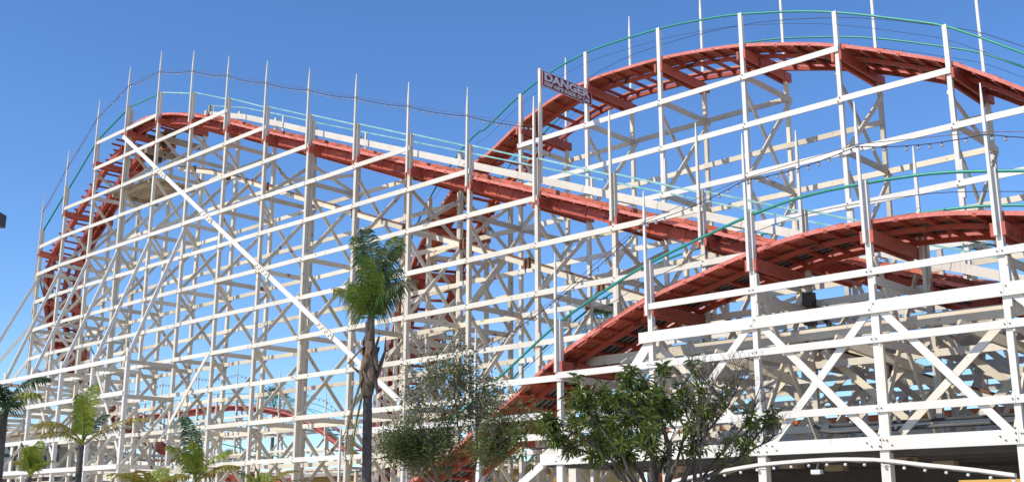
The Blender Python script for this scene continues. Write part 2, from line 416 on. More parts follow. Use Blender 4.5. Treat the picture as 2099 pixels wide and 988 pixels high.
for i, u in enumerate(usM):
    z = zM(u); wide = i in (2, 7)
    post(lift, u, M1, z + 1.12, 'white_post', .13, .14, z0=0 if u < -20.6 else 3.12)
    if wide: beam('post', (u, M1 + .15, 0 if u < -20.6 else 3.12), (u, M1 + .15, z + .9), .14, .13, 'white_post', lift, up=Vector((0, 1, 0)))
    beam('pole', (u - .025, M1 - .125, z - .35), (u - .025, M1 - .125, z + 3.15 + random.uniform(-.08, .08)), .082, .082, 'white', lift, up=Vector((0, 1, 0)), kind='spike')
    if u < -27: post(lift, u, B1, z + .85, 'white_old', .14, .15)
    for zj in (5.37, 8.42, 11.46, 14.52):                      # weathered blocking where girts meet the rear posts
        if zj < z - 1.5 and random.random() < .55:
            h_ = random.uniform(.14, .3); box('joint_block', (u - .09, B1 - .15, zj - h_), (u + .07, B1 - .076, zj + h_ * .6), random.choice(('old_plank', 'old_plank', 'rust', 'white_old')), lift)
    bent_bracing(lift, u, M1, B1, z)
ledgers(lift, usM, M1, zM, 'white', bolts=True)
ledgers(lift, [u for u in usM if u < -24], B1, zM, 'white_old', low=.5, reach=-.5)
for a_, b_ in ((-53.3, -50.2), (-50.2, -47.1)): beam('ledger', (a_, M1 - .101, 20.47), (b_, M1 - .101, 20.47), .044, .168, 'white', lift)
# front handrail from post to post, thin second wire, and the rear walk with its deep white board
for ua, ub in zip(usM, usM[1:]):
    beam('handrail', (ua + .08, M1 + .03, zM(ua) + 1.09), (ub - .08, M1 + .03, zM(ub) + 1.09), .07, .05, 'teal_pale' if ua > -50 else 'teal', lift)
u0, u1 = -46.6, -2.0
n = 15
for k in range(n):
    a = u0 + (u1 - u0) * k / n; b = u0 + (u1 - u0) * (k + 1) / n
    beam('walk_board', (a + .01, B1 - .16, zM(a) + .60), (b - .01, B1 - .16, zM(b) + .60), .045, .25, 'white', lift)
    beam('rear_handrail', (a, B1 - .10, zM(a) + 1.06), (b, B1 - .10, zM(b) + 1.06), .045, .05, 'teal_pale', lift)
    if k % 2 == 0: beam('walk_post', (a + .3, B1 - .10, zM(a + .3) - .1), (a + .3, B1 - .10, zM(a + .3) + 1.04), .09, .07, 'white', lift, up=Vector((0, 1, 0)))
beam('walk_bracket', (-46.6, B1 - .16, zM(-46.6) + .4), (-46.6, B1 - .16, zM(-46.6) + 1.05), .12, .10, 'old_plank', lift, up=Vector((0, 1, 0)))
# chain return trough under the track: painted timber with a rusty top and a bracket at each bent
for ua, ub in zip(usM[3:], usM[4:]):
    za, zb = zM(ua) - 2.45, zM(ub) - 2.45
    if zb < 3: break
    tb = beam('return_trough', (ua, M1 + 1.3, za), (ub, M1 + 1.3, zb), .24, .20, 'white_old', lift)
    beam('rust_strip', (ua, M1 + 1.16, za + .125), (ub, M1 + 1.16, zb + .125), .05, .05, 'rust', tb)
    mid = (Vector((ua, M1 + 1.24, za)) + Vector((ub, M1 + 1.24, zb))) / 2
    for dx in (-.08, .1):
        beam('roller_bracket', mid + Vector((dx, -.1, -.16)), mid + Vector((dx, -.1, .2)), .07, .10, 'rust', tb, up=Vector((0, 1, 0)))
    beam('roller', mid + Vector((.01, -.12, .1)), mid + Vector((.01, .2, .1)), .16, .16, 'dark_metal', tb, kind='bolt')
# long diagonal wind brace across the face, with its scarf joints
dz0, dz1 = (-50.35, 20.15), (-28.9, 5.55)
def dpt(k): return Vector((dz0[0] + (dz1[0] - dz0[0]) * k, M1 - .15 - .012 * (k * 4 % 1 > .5), dz0[1] + (dz1[1] - dz0[1]) * k))
cuts = [0, .19, .39, .60, .80, 1.0]
for k, (a, b) in enumerate(zip(cuts, cuts[1:])):
    p, q = dpt(a), dpt(b); p.y = q.y = M1 - .148
    wb = beam('wind_brace', p, q, .045, .20, 'white_new', lift)
    if k:
        d = (q - p).normalized()
        sp = beam('scarf_plate', p - d * .55 + Vector((0, -.05, 0)), p + d * .55 + Vector((0, -.05, 0)), .04, .235, 'white', lift)
        for t in range(8):
            bolt(p + d * (-.5 + t * .14) + Vector((0, -.07, .05 if t % 2 else -.05)), lift, r=.04)
# steep brace on the crest side and the small service platform
for k in range(6):
    beam('platform_plank', (-53.0 + k * .0, M1 + .1 + .0, 17.0), (-49.0, M1 + .1, 17.0), .02, .02, 'old_plank', lift) if False else None
for k in range(7):
    y = M1 + .15 + k * .3
    beam('platform_plank', (-51.6, y, 17.42), (-47.3, y, 17.42), .26, .05, 'old_plank', lift)
for u in (-51.2, -47.7): beam('platform_joist', (u, M1, 17.3), (u, B1, 17.3), .07, .16, 'old_plank', lift)
# lift machinery under the crest
mc = Vector((-48.6, M1 + 1.3, zM(-48.6) - .9))
v, f = [], []
for k in range(20):
    a = 2 * math.pi * k / 20
    for r, y in ((.62, -.1), (.62, .1), (.42, .1), (.42, -.1)): v.append(mc + Vector((r * math.cos(a), y, r * math.sin(a))))
for k in range(20):
    b, c = k * 4, ((k + 1) % 20) * 4
    for j in range(4): f.append((b + j, b + (j + 1) % 4, c + (j + 1) % 4, c + j))
wheel = obj('lift_wheel', v, f, 'rust', lift)
for k in range(5):
    a = math.pi * k / 5; d = Vector((math.cos(a), 0, math.sin(a))) * .45
    beam('spoke', mc - d, mc + d, .08, .07, 'dark_metal', wheel)
beam('axle', mc + Vector((0, -1.1, 0)), mc + Vector((0, 1.1, 0)), .14, .14, 'dark_metal', wheel, kind='bolt')
for dz, dx in ((-.72, 0), (-.35, -1.1), (-.35, 1.2)):
    beam('machine_beam', mc + Vector((dx, -1.1, dz)), mc + Vector((dx, 1.1, dz)), .22, .26, 'old_plank', lift)
beam('motor', mc + Vector((-1.3, -.5, -.5)), mc + Vector((-1.3, .4, -.5)), .5, .5, 'dark_metal', lift, kind='bolt')

# bents of the turn
turn = thing('roller_coaster_turn', 'tall white timber turn at far left with steep red track curling down behind', 'roller coaster', (UC, VC, 0))
angs = [12.4 + 19.4 * k for k in range(9)]
def zt(d): return interp(az, tz, d)
rows = {}
for d in angs:
    a = R(d); bk = bank_at(d); zc = zt(d)
    zo, zi = zc + 1.25 * math.sin(bk), zc - 1.25 * math.sin(bk)
    po, pi_ = turn_pt(a, RO, 0), turn_pt(a, RO - 2.5, 0); rad = -turn_n(a)
    rows[d] = (po, pi_, zo, zi)
    for p, zz, nm in ((po, zo + 1.05, 'white_post'), (pi_, zi + .55, 'white_old')):
        beam('post', p, p + Vector((0, 0, zz)), .14, .15, nm, turn, up=rad)
    q = po + rad * .12
    beam('pole', q + Vector((0, 0, zo - .3)), q + Vector((0, 0, zo + 3.1)), .085, .085, 'white', turn, up=rad, kind='spike')
    s = Tm.total - (180 - d) / 178.0 * (Tm.total - s_of_u(Tm, -57.35))
    best = min(range(len(Tm.S)), key=lambda j: (Tm.S[j][0] - turn_pt(a, RO - 1.25, zc)).length)
    crossbeams(Tm, [Tm.len[best]], turn, ext=.14, rear=2.6)
    prev = .1; tdir = Vector((math.cos(a), -math.sin(a), 0)) * .09
    for z in [2.32, 5.37, 8.42, 11.46, 14.52, 99]:
        top = min(z, zi - .7)
        if top - prev > 1.0:
            beam('cross_brace', po + tdir + Vector((0, 0, prev)), pi_ + tdir + Vector((0, 0, top)), .044, .14, 'white_old', turn)
            beam('cross_brace', po - tdir + Vector((0, 0, top)), pi_ - tdir + Vector((0, 0, prev)), .044, .14, 'white_old', turn)
        if z > zi - .7: break
        beam('girt', po + rad * .1 + tdir + Vector((0, 0, z)), pi_ - rad * .1 + tdir + Vector((0, 0, z)), .044, .185, 'white_old', turn); prev = z
pts_o = [(Vector((US[0], M1, 0)), zM(US[0]))] + [(rows[d][0], rows[d][2]) for d in angs]
pts_i = [(Vector((US[0], B1, 0)), zM(US[0]) - .6)] + [(rows[d][1], rows[d][3] - .3) for d in angs]
for pts, m, sgn in ((pts_o, 'white', 1), (pts_i, 'white_old', -1)):
    for (p, za), (q, zb) in zip(pts, pts[1:]):
        mid = (p + q) / 2; out = (mid - Vector((UC, VC, 0))); out.z = 0; out.normalize()
        for zl in LEV:
            if zl < max(za, zb) - .34 and zl < min(za, zb) + (1.3 if sgn > 0 else -.2):
                off = out * .1 * sgn
                beam('ledger', p + off + Vector((0, 0, zl)), q + off + Vector((0, 0, zl)), .044, .185, m, turn)
        if sgn > 0:
            beam('handrail', p + Vector((0, 0, za + 1.03)), q + Vector((0, 0, zb + 1.03)), .07, .06, 'teal', turn)
        else:
            beam('inner_handrail', p + Vector((0, 0, za + .85)), q + Vector((0, 0, zb + .85)), .05, .05, 'teal', turn)
# inner ring of posts inside the turn
ring = [turn_pt(R(d), RO - 4.9, 0) for d in angs]
for k, (d, p) in enumerate(zip(angs, ring)):
    top = max(5.6, zt(d) - 1.0)
    beam('inner_post', p, p + Vector((0, 0, top)), .13, .13, 'white_old', turn)
    for z in (5.37, 8.42, 11.46):
        if z < top + .2: beam('girt', rows[d][1] + Vector((0, 0, z)), p + Vector((0, 0, z)), .044, .17, 'white_old', turn)
        if z < top - 1: beam('cross_brace', rows[d][1] + Vector((.05, .05, z - 2.9)), p + Vector((.05, .05, z)), .044, .13, 'white_old', turn)
    if k:
        for zl in LEV:
            if zl < min(top, ptop): beam('ledger', pp + Vector((0, 0, zl)), p + Vector((0, 0, zl)), .044, .16, 'white_old', turn)
    pp, ptop = p, top
# raking props with their front row of posts
rake = thing('buttress_row', 'row of white raking props and short posts bracing the left end of the coaster', 'buttress', (-47, 22.9, 0))
O_Y = 22.9
OB = [(u, Vector((u, M1, 0)), Vector((0, -1, 0))) for u in (-44.1, -47.15, -50.2, -53.25, -56.3)]
for d in angs[:4]: OB.append((None, rows[d][0], -turn_n(R(d))))
feet = []
for k, (u, p, out) in enumerate(OB):
    f_ = p + out * (2.15 if u is not None else 2.6); feet.append(f_)
    top = 14.2 if k < 6 else 12.2
    side = Vector((out.y, -out.x, 0)) * -.11
    beam('prop', p + out * .06 + side + Vector((0, 0, top)), f_ + side + Vector((0, 0, 8.55)), .075, .15, 'white_new', rake)
    beam('post', f_, f_ + Vector((0, 0, 8.75)), .15, .17, 'white_new', rake, up=out)
    for zl in (8.15, 6.7, 3.84):
        beam('girt', f_ - out * .05 + side + Vector((0, 0, zl)), p + out * .02 + side + Vector((0, 0, zl)), .044, .17, 'white_old', rake)
    beam('cross_brace', f_ + side * 1.4 + Vector((0, 0, 3.9)), p + side * 1.4 + Vector((0, 0, 6.6)), .044, .13, 'white_old', rake)
for p, q in zip(feet, feet[1:]):
    for zl in (8.3, 6.85, 5.2, 3.84, 2.4):
        o_ = Vector((0, -.11, 0))
        beam('ledger', p + o_ + Vector((0, 0, zl)), q + o_ + Vector((0, 0, zl)), .044, .19, 'white_new', rake)
p = feet[0]
beam('ledger', p + Vector((0, -.11, 3.84)), p + Vector((5, -.11, 3.84)), .044, .19, 'white_new', rake) if False else None
for k in (0, 2): 
    p, q = feet[k], feet[k + 1]
    beam('diagonal', p + Vector((0, .1, 3.9)), q + Vector((0, .1, 8.2)), .044, .14, 'white', rake)
# thin brace standing out over the face near the foot of the first prop
beam('diagonal', (-43.9, M1 - .5, 5.0), (-41.2, M1 - .12, 8.4), .044, .13, 'white', rake)

# ------------------------------------------------------------------ tall rear hill
hill = thing('roller_coaster_tall_hill', 'highest white timber hill at right with arched red track and teal handrails', 'roller coaster', (-18, 28.8, 0))
S = samples_straight(B1, zB, 0, -27.6)
bc = [(-27.6, 27.55, 14.72), (-28.5, 27.58, 14.35), (-29.7, 27.7, 13.6), (-31.9, 28.3, 12.25), (-35.8, 30.2, 9.4), (-37.5, 31.2, 7.95), (-40, 32.9, 6.0), (-43, 35.3, 4.3), (-47, 38.6, 3.3), (-52, 42.5, 3.2)]
bx = [-p[0] for p in bc]
prevp = None
x = 27.9
while x < 51:
    y_, z_ = interp(bx, [p[1] for p in bc], x), interp(bx, [p[2] for p in bc], x)
    y2 = interp(bx, [p[1] for p in bc], x + .2); y1 = interp(bx, [p[1] for p in bc], x - .2)
    t = Vector((-.4, y2 - y1, 0)).normalized(); nrm = Vector((t.y, -t.x, 0))
    if nrm.y < 0: nrm = -nrm
    S.append((Vector((-x, y_, z_)) + nrm * 1.25, nrm, 0.0)); x += .4
Tb = Track(S)
trB = dress_track(Tb, hill, rear_deck=True, infill=True, infill_end=18.5)
usB = [u for u in US if u > -27]
crossbeams(Tb, [s_of_u(Tb, u) for u in usB], trB)
for u in usB:
    z = zB(u)
    post(hill, u, B1, z + 1.02, 'white_new' if u > -24 else 'white', .12, .12, z0=3.12 if u > -20.6 else 0)
    post(hill, u, B2, z - .3, 'white_old', .12, .12, z0=3.12 if u > -20.6 else 0)
    beam('pole', (u, B2 - .02, z - .3), (u, B2 - .02, z + 3.2), .085, .085, 'white_new', hill, up=Vector((0, 1, 0)), kind='spike')
    bent_bracing(hill, u, B1, B2, z)
ledgers(hill, usB, B1, zB, 'white_new', bolts=True, levels=LEV[:10])
ledgers(hill, usB, B2, zB, 'white_old', low=.7, reach=-.5)
Tb.rail('handrail', 0.0, 1.0, .034, 'teal', hill, 0, 38)
Tb.rail('handrail', 2.5, 1.02, .03, 'teal', hill, 0, 38)
for h, w in ((.62, .0), (.7, 2.45)): Tb.rail('guard_wire', w, h, .006, 'cable', hill, 0, 34)
Tb.rail('guard_wire', 2.4, 1.62, .009, 'cable', hill, 0, 30)
# bents under the drop
dist = 33.2 ; 
sb = s_of_u(Tb, -28.85); k = 0
while sb < Tb.total - 2:
    p, t, n, up = Tb.fr(sb); nh = Vector((n.x, n.y, 0)).normalized()
    a_, b_ = p - nh * 1.25, p + nh * 1.25
    beam('post', (a_.x, a_.y, 0), (a_.x, a_.y, p.z + 1.0), .14, .15, 'white', hill, up=nh)
    beam('post', (b_.x, b_.y, 0), (b_.x, b_.y, p.z + .6), .14, .15, 'white_old', hill, up=nh)
    crossbeams(Tb, [sb], trB)
    th = Vector((t.x, t.y, 0)).normalized() * .09; pv = .1
    for z in [2.32, 5.37, 8.42, 11.46, 14.52, 99]:
        top = min(z, p.z - .7)
        if top - pv > 1:
            beam('cross_brace', Vector((a_.x, a_.y, pv)) + th, Vector((b_.x, b_.y, top)) + th, .044, .14, 'white_old', hill)
            beam('cross_brace', Vector((a_.x, a_.y, top)) - th, Vector((b_.x, b_.y, pv)) - th, .044, .14, 'white_old', hill)
        if z > p.z - .7: break
        beam('girt', Vector((a_.x, a_.y, z)) + th - nh * .1, Vector((b_.x, b_.y, z)) + th + nh * .1, .044, .185, 'white_old', hill); pv = z
    if k:
        for zl in LEV:
            if zl < min(p.z, pz) - .4:
                beam('ledger', (pa.x, pa.y - .1, zl), (a_.x, a_.y - .1, zl), .044, .185, 'white_old', hill)
                beam('ledger', (pb.x, pb.y + .1, zl), (b_.x, b_.y + .1, zl), .044, .185, 'white_old', hill)
    pa, pb, pz = a_, b_, p.z; k += 1; sb += 2.3

# ------------------------------------------------------------------ front hill over the shops
front = thing('roller_coaster_front_hill', 'nearest white timber hill with red track rising from behind the trees to the right', 'roller coaster', (-13, N1, 0))
Tn = Track(samples_straight(N1, zN, 2, -28.9))
trN = dress_track(Tn, front, plank_m='red_faded', infill=True, jag=.07, rear_deck=True)
crossbeams(Tn, [s_of_u(Tn, u) for u in US_N], trN, rear=2.42)
for i, u in enumerate(US_N):
    z = zN(u)
    post(front, u, N1, z + .93, 'white_new', .13, .14, z0=3.12 if u > -21 else 0)
    beam('pole', (u - .03, N1 - .14, z - .5), (u - .03, N1 - .14, z + 2.75 + (.15 if i == 5 else 0)), .07, .07, 'white_new', front, up=Vector((0, 1, 0)), kind='spike')
    # the rear post line is shared with the run behind; short rear uprights carry the rear rail
    if u < -7 and i > 1: beam('rear_post', (u + .2, M1 - .28, z - .5), (u + .2, M1 - .28, z + .62), .10, .10, 'white', front, up=Vector((0, 1, 0)))
    if u > -21:
        for z_ in (5.37, 6.7):
            if z_ < z - .5: beam('girt', (u + .1, N1 - .1, z_), (u + .1, M1 + .1, z_), .044, .185, 'white', front)
        if z > 6.2:
            beam('cross_brace', (u + .1, N1, z - .8), (u + .1, M1, 3.4), .044, .14, 'white_old', front)
            beam('cross_brace', (u - .1, N1, 3.4), (u - .1, M1, z - .8), .044, .14, 'white_old', front)
Tn.rail('handrail', 0.03, .88, .036, 'teal', front, 0, 30)
Tn.rail('handrail', 2.30, .62, .034, 'teal', front, 0, 26)
Tn.rail('guard_wire', 0.05, .45, .008, 'cable', front, 0, 30)
fy = N1 - .085 - .026
def rail_N(u0, u1, z, h, m='white_new', w=.05, nm='ledger', y=fy):
    us = [u0] + [u for u in US_N if u0 + .5 < u < u1 - .5] + [u1]
    for a, b in zip(us, us[1:]):
        beam(nm, (a + (.003 if a != u0 else 0), y, z), (b - .003, y, z), w, h, m, front)
        for s in (-.05, .05): bolt((b + s, y - w / 2, z + (.06 if h > .2 else .0) * (1 if s > 0 else -1)), front, r=.027)
rail_N(-16.75, 1, 6.89, .155)
rail_N(-16.95, 1, 6.12, .27, w=.07, nm='girder')
rail_N(-19.75, 1, 5.43, .165)
rail_N(-20.0, 1, 3.97, .16)
rail_N(-20.3, 1, 3.25, .285, w=.09, nm='girder')
for z_ in (4.4,): rail_N(-28.8, -20.0, z_, .17)
ledgers(front, [u for u in US_N if u < -19], N1, zN, 'white_new', levels=LEV[:3], side=-1)
def diag(a, b, h=.165, y=N1 - .042, m='white_new', nm='diagonal'):
    beam(nm, (a[0], y, a[1]), (b[0], y, b[1]), .048, h, m, front)
diag((-13.52, 6.08), (-10.85, 3.30)); diag((-10.85, 6.08), (-13.45, 3.30), y=N1 + .012)
diag((-10.60, 6.08), (-8.08, 3.30)); diag((-7.85, 6.08), (-5.05, 3.30)); diag((-7.8, 5.9), (-10.5, 3.45), y=N1 + .3, m='white')
diag((-13.78, 6.08), (-16.5, 3.30)); diag((-16.70, 5.98), (-17.5, 5.05), h=.25); diag((-16.7, 5.98), (-13.9, 3.4), y=N1 + .3, m='white')
diag((-20.2, 3.2), (-23.4, 1.2), h=.2)
beam('stud', (-10.62, N1 - .03, 3.4), (-10.62, N1 - .03, 5.35), .09, .10, 'white', front, up=Vector((0, 1, 0)))
for u in (-13.45, -10.75, -8.0):
    for du, dz_ in ((-.3, .02), (-.2, -.06), (.15, .05), (.25, -.05), (0, .07), (0, -.07)):
        bolt((u + du, fy - .045, 3.25 + dz_), front, r=.030)
# inner framing behind the front face: beams and braces seen one behind the other
for y, m, us in ((M1, 'white_old', US), (B1, 'white_old', US), (B2, 'white_old', US)):
    pass
for k, (ua, ub) in enumerate(zip(US[12:], US[13:])):
    for y, off in ((M1 + .12, 0), (B1 + .12, 1), (B2 + .12, 0)):
        za = 3.2 if (k + off) % 2 else 5.9; zb = 9.1 - za
        if y < M1 + 1 and ua > -22:
            beam('diagonal', (ua, y, za), (ub, y, zb), .044, .17, 'white_old', front); beam('diagonal', (ua, y + .06, zb), (ub, y + .06, za), .044, .17, 'white_old', front)
        elif y > M1 + 1:
            beam('diagonal', (ua, y, za), (ub, y, zb), .044, .17, 'white_old', hill)
            if y < B1 + 1: beam('diagonal', (ua, y + .06, zb), (ub, y + .06, za), .044, .17, 'white_old', hill)
for u in US[12:]:
    if u > -21: beam('floor_girder', (u + .2, N1 + .1, 3.3), (u + .2, B2 + 2.5, 3.3), .10, .28, 'white_old', front)
for y, z_, h in ((N1 + 1.1, 5.9, .25), (M1 - .12, 6.15, .27), (B1 - .2, 5.95, .27)):
    for a, b in zip(US[12:-1], US[13:]):
        beam('inner_beam', (a + .002, y, z_), (b - .002, y, z_), .07, h, 'white_old', front)
# propped gable piece and the conduit run behind the lower rail
for u in (-15.2, -12.0, -9.2):
    beam('hip_beam', (u, N1 + .6, 5.65), (u + 1.2, M1 - .2, 5.0), .12, .22, 'white_old', front)
v, f = tube([(-12.6, N1 + .5, 3.75), (-12.4, N1 + .5, 3.62), (-12.1, N1 + .5, 3.58), (1, N1 + .5, 3.62)], .045, 8); obj('conduit', v, f, 'soffit', front, True)
v, f = tube([(-12.3, N1 + .62, 3.72), (1, N1 + .62, 3.76)], .035, 8); obj('conduit', v, f, 'soffit', front, True)

# ------------------------------------------------------------------ rear low lane
rear = thing('roller_coaster_rear_lane', 'low rear coaster lane with red hump glimpsed behind the white timbers', 'roller coaster', (-20, 33.8, 0))
Tr = Track(samples_straight(32.6, zR, 0, -42, .6))
dress_track(Tr, rear, tie_step=.75)
usR = [u + .3 for u in US if u > -42]
for u in usR:
    z = zR(u)
    post(rear, u, 32.6, z + .95, 'white_old'); post(rear, u, 35.1, z + .3, 'white_old')
    bent_bracing(rear, u, 32.6, 35.1, z)
crossbeams(Tr, [s_of_u(Tr, u) for u in usR], rear)
ledgers(rear, usR, 32.6, zR, 'white_old', levels=LEV[:5], low=.6, reach=-.4)
ledgers(rear, usR, 35.1, zR, 'white_old', levels=LEV[:5], low=.6, reach=-.4)
Tr.rail('handrail', 0, .95, .04, 'teal', rear)

# ------------------------------------------------------------------ distant hill seen through the left part
far = thing('roller_coaster_distant_hill', 'distant red coaster hump with thin teal rails seen through the left timbers', 'roller coaster', (-82, 53, 0))
fu = [-112, -102, -97, -91.5, -85, -80, -74.5, -70.5, -66.8, -60, -50]
fz = [9.0, 10.6, 11.1, 11.0, 11.1, 10.8, 9.9, 8.7, 6.8, 4.2, 3.0]
zF = lambda u: interp(fu, fz, u)
Tf = Track(samples_straight(52, zF, -50, -112, .8))
dress_track(Tf, far, tie_step=.9, fascia=True)
usF = [-111.5 + 3.05 * k for k in range(20)]
for k, u in enumerate(usF):
    z = zF(u)
    post(far, u, 52, z + 1.0, 'white_old'); post(far, u, 54.5, z + .6, 'white_old')
    if k % 2 == 0: beam('pole', (u, 51.9, z), (u, 51.9, z + 3.2), .1, .1, 'white_old', far, up=Vector((0, 1, 0)), kind='spike')
    bent_bracing(far, u, 52, 54.5, z)
ledgers(far, usF, 52, zF, 'white_old', low=.6, reach=-.4); ledgers(far, usF, 54.5, zF, 'white_old', low=.6, reach=-.4)
for w in (0, 2.5):
    for h in (.5, 1.0): Tf.rail('handrail', w, h, .03, 'teal', far)

# ------------------------------------------------------------------ light strings
def light_string(label, pts, per, size, parent_loc, sag=.06, top_wire=True):
    t = thing('light_string', label, 'string lights', parent_loc, 'bare bulb light strings')
    line = []
    for a, b in zip(pts, pts[1:]):
        a = Vector(a); b = Vector(b)
        for k in range(6):
            x = k / 6; line.append(a.lerp(b, x) + Vector((0, 0, -sag * 4 * x * (1 - x))))
    line.append(Vector(pts[-1]))
    v, f = tube(line, .011, 5); obj('cable', v, f, 'cable', t)
    if top_wire:
        v, f = tube([p + Vector((0, 0, .05)) for p in line[::6]], .008, 4); obj('support_wire', v, f, 'rust', t)
    n = 0
    for a, b in zip(pts, pts[1:]):
        a = Vector(a); b = Vector(b); q = per if not callable(per) else per(a, b)
        for k in range(q):
            if random.random() < .07: continue
            x = (k + .5) / q; p = a.lerp(b, x) + Vector((0, 0, -sag * 4 * x * (1 - x)))
            M = Matrix.Translation(p) @ Matrix.Rotation(random.uniform(-.3, .3), 4, 'X') @ Matrix.Diagonal((size, size, size * 1.1, 1))
            n += 1
            if n < 300: link(bpy.data.objects.new('bulb', unit('bulb', 'bulb_glass')), t, M)
    return t
sm = [(-22.75, 2.17), ]
pts = []
for d in reversed(angs[:3]):
    po, pi_, zo, zi = rows[d]; q = po - turn_n(R(d)) * .12; pts.append((q.x, q.y, zo + 2.0))
for u in US:
    if u < -21: pts.append((u - .02, M1 - .16, zM(u) + 2.12))
light_string('string of small bulbs along the thin pole tops of the long left run', pts, 16, .085, pts[0])
pts = [(-25.8, N1 - .2, zN(-25.8) + 2.3)] + [(u - .03, N1 - .19, z_) for u, z_ in ((-22.75, 6.35), (-19.69, 7.42), (-16.64, 9.03), (-13.65, 9.54), (-10.73, 9.72), (-7.95, 9.33), (-4.9, 8.6), (-1.85, 8))]
pts[0] = (-25.8, N1 - .2, 5.2)
light_string('string of clear bulbs swinging up over the nearest red track', pts, 11, .10, pts[0], sag=.10)

pts = [(u, 51.85, zF(u) + 2.6) for u in usF[::2]]
light_string('string of tiny bulbs above the distant red hump', pts, 12, .16, pts[0], sag=.25, top_wire=False)

# ------------------------------------------------------------------ danger sign
sign = thing('danger_sign', 'maroon danger sign with white capitals spanning two posts above the track', 'sign', (-22.6, 25.2, 15.2))
su = -22.62
box('board', (su - .03, 25.16, 15.24), (su, 27.66, 15.78), 'sign_red', sign)
for z_ in (15.245, 15.765): box('border', (su, 25.18, z_ - .008), (su + .008, 27.64, z_ + .008), 'sign_white', sign)
for y_ in (25.175, 27.645): box('border', (su, y_ - .008, 15.24), (su + .0075, y_ + .008, 15.78), 'sign_white', sign)
def text(s, size, y0, width, z0, bold, parent):
    cu = bpy.data.curves.new('txt', 'FONT'); cu.body = s; cu.size = size; cu.extrude = .006; cu.offset = bold
    to = bpy.data.objects.new('txt', cu); col.objects.link(to)
    dg = bpy.context.evaluated_depsgraph_get(); me = bpy.data.meshes.new_from_object(to.evaluated_get(dg))
    bpy.data.objects.remove(to)
    xs = [v.co.x for v in me.vertices]; w = max(xs) - min(xs); k = width / w
    for v in me.vertices: v.co.x = (v.co.x - min(xs)) * k
    me.materials.clear(); me.materials.append(MAT['sign_white'])
    M = Matrix.Translation((su + .008, y0, z0)) @ Matrix(((0, 0, 1), (1, 0, 0), (0, 1, 0))).to_4x4()
    return link(bpy.data.objects.new('lettering', me), parent, M)
text('DANGER', .36, 25.27, 2.28, 15.475, .014, sign)
text('KEEP ARMS INSIDE OF CAR', .17, 25.27, 2.28, 15.30, .005, sign)
beam('sign_post', (su - .10, M1 + .12, 12.0), (su - .10, M1 + .12, 15.86), .10, .09, 'white', sign, up=Vector((0, 1, 0)))

# ------------------------------------------------------------------ shop under the front hill
shop = thing('arcade_canopy', 'shaded shop canopy with dark plank ceiling under the front hill', 'canopy', (-10, 24, 0))
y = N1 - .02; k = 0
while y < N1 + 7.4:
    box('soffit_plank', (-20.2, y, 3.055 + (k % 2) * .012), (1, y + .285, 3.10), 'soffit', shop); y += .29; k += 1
for k, u in enumerate((-19.2, -17.5, -14.2, -11.4, -8.6, -5.6)):
    for y in (N1 + 1.6, N1 + 3.8): box('joist_block', (u, y, 2.9), (u + .5, y + .3, 3.05), 'old_plank', shop)
for u in (-19.69, -13.65, -10.73, -7.95, -4.9):
    beam('column', (u + .02, N1, 0), (u + .02, N1, 3.10), .20, .20, 'white_new', shop, up=Vector((0, 1, 0)))
beam('column', (-19.3, N1 + .1, 0), (-19.3, N1 + .1, 3.0), .24, .24, 'white', shop, up=Vector((0, 1, 0)))
beam('column', (-16.5, N1 + .3, 0), (-16.5, N1 + .3, 3.0), .20, .20, 'white', shop, up=Vector((0, 1, 0)))
au = [-16.6, -15.95, -14.75, -13.5, -12.0, -11.0, -9.9, -8.9, -8.1]; az_ = [2.48, 2.62, 2.79, 2.92, 2.965, 2.93, 2.79, 2.66, 2.53]
zA = lambda u: interp(au, az_, u)
def arch(lo, hi, y0, y1, dz0, dz1, nm, m):
    v = []; f = []; n = 24
    for i in range(n + 1):
        u = lo + (hi - lo) * i / n
        for yy, d in ((y0, dz0), (y1, dz0), (y1, dz1), (y0, dz1)): v.append((u, yy, zA(u) + d))
    for i in range(n):
        for j in range(4): f.append((i * 4 + j, i * 4 + (j + 1) % 4, i * 4 + 4 + (j + 1) % 4, i * 4 + 4 + j))
    f.append((3, 2, 1, 0)); f.append((n * 4, n * 4 + 1, n * 4 + 2, n * 4 + 3))
    return obj(nm, v, f, m, shop)
arch(-16.6, -8.12, N1 - .14, N1 - .08, -.033, .035, 'arch_trim', 'white_new')
arch(-16.6, -8.12, N1 - .075, N1 - .01, -.055, .03, 'arch_trim', 'white')
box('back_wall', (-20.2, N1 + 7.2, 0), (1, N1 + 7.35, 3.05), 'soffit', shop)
for k, u in enumerate((-18, -14.6, -11.4, -8.0)):
    b = box('shop_window', (u, N1 + 7.14, .9), (u + 2.2, N1 + 7.195, 2.5), 'window_glass', shop)
    box('window_frame', (u - .06, N1 + 7.13, 2.5), (u + 2.26, N1 + 7.196, 2.57), 'white', b)
box('sign_panel', (-9.4, N1 + .35, 2.40), (1, N1 + .45, 2.48), 'shop_yellow', shop)
ls = thing('arch_light_string', 'large white bulbs strung under the arched canopy trim', 'string lights', (-12, N1 - .12, 2.8))
v, f = tube([(-16.5 + .35 * k, N1 - .165, zA(-16.5 + .35 * k) - .05 - .02 * (k % 2)) for k in range(25)], .010, 5); obj('cable', v, f, 'cable', ls)
u = -16.3
while u < -8.1:
    M = Matrix.Translation((u, N1 - .165, zA(u) - .05)) @ Matrix.Diagonal((.085, .085, .095, 1))
    link(bpy.data.objects.new('bulb', unit('bulb', 'bulb')), ls, M); u += .43
fl = thing('flood_light', 'small white flood lamp hanging under the arch trim', 'lamp', (-12.2, N1 - .2, 2.75))
box('housing', (-12.32, N1 - .30, 2.66), (-12.10, N1 - .16, 2.75), 'bulb', fl)
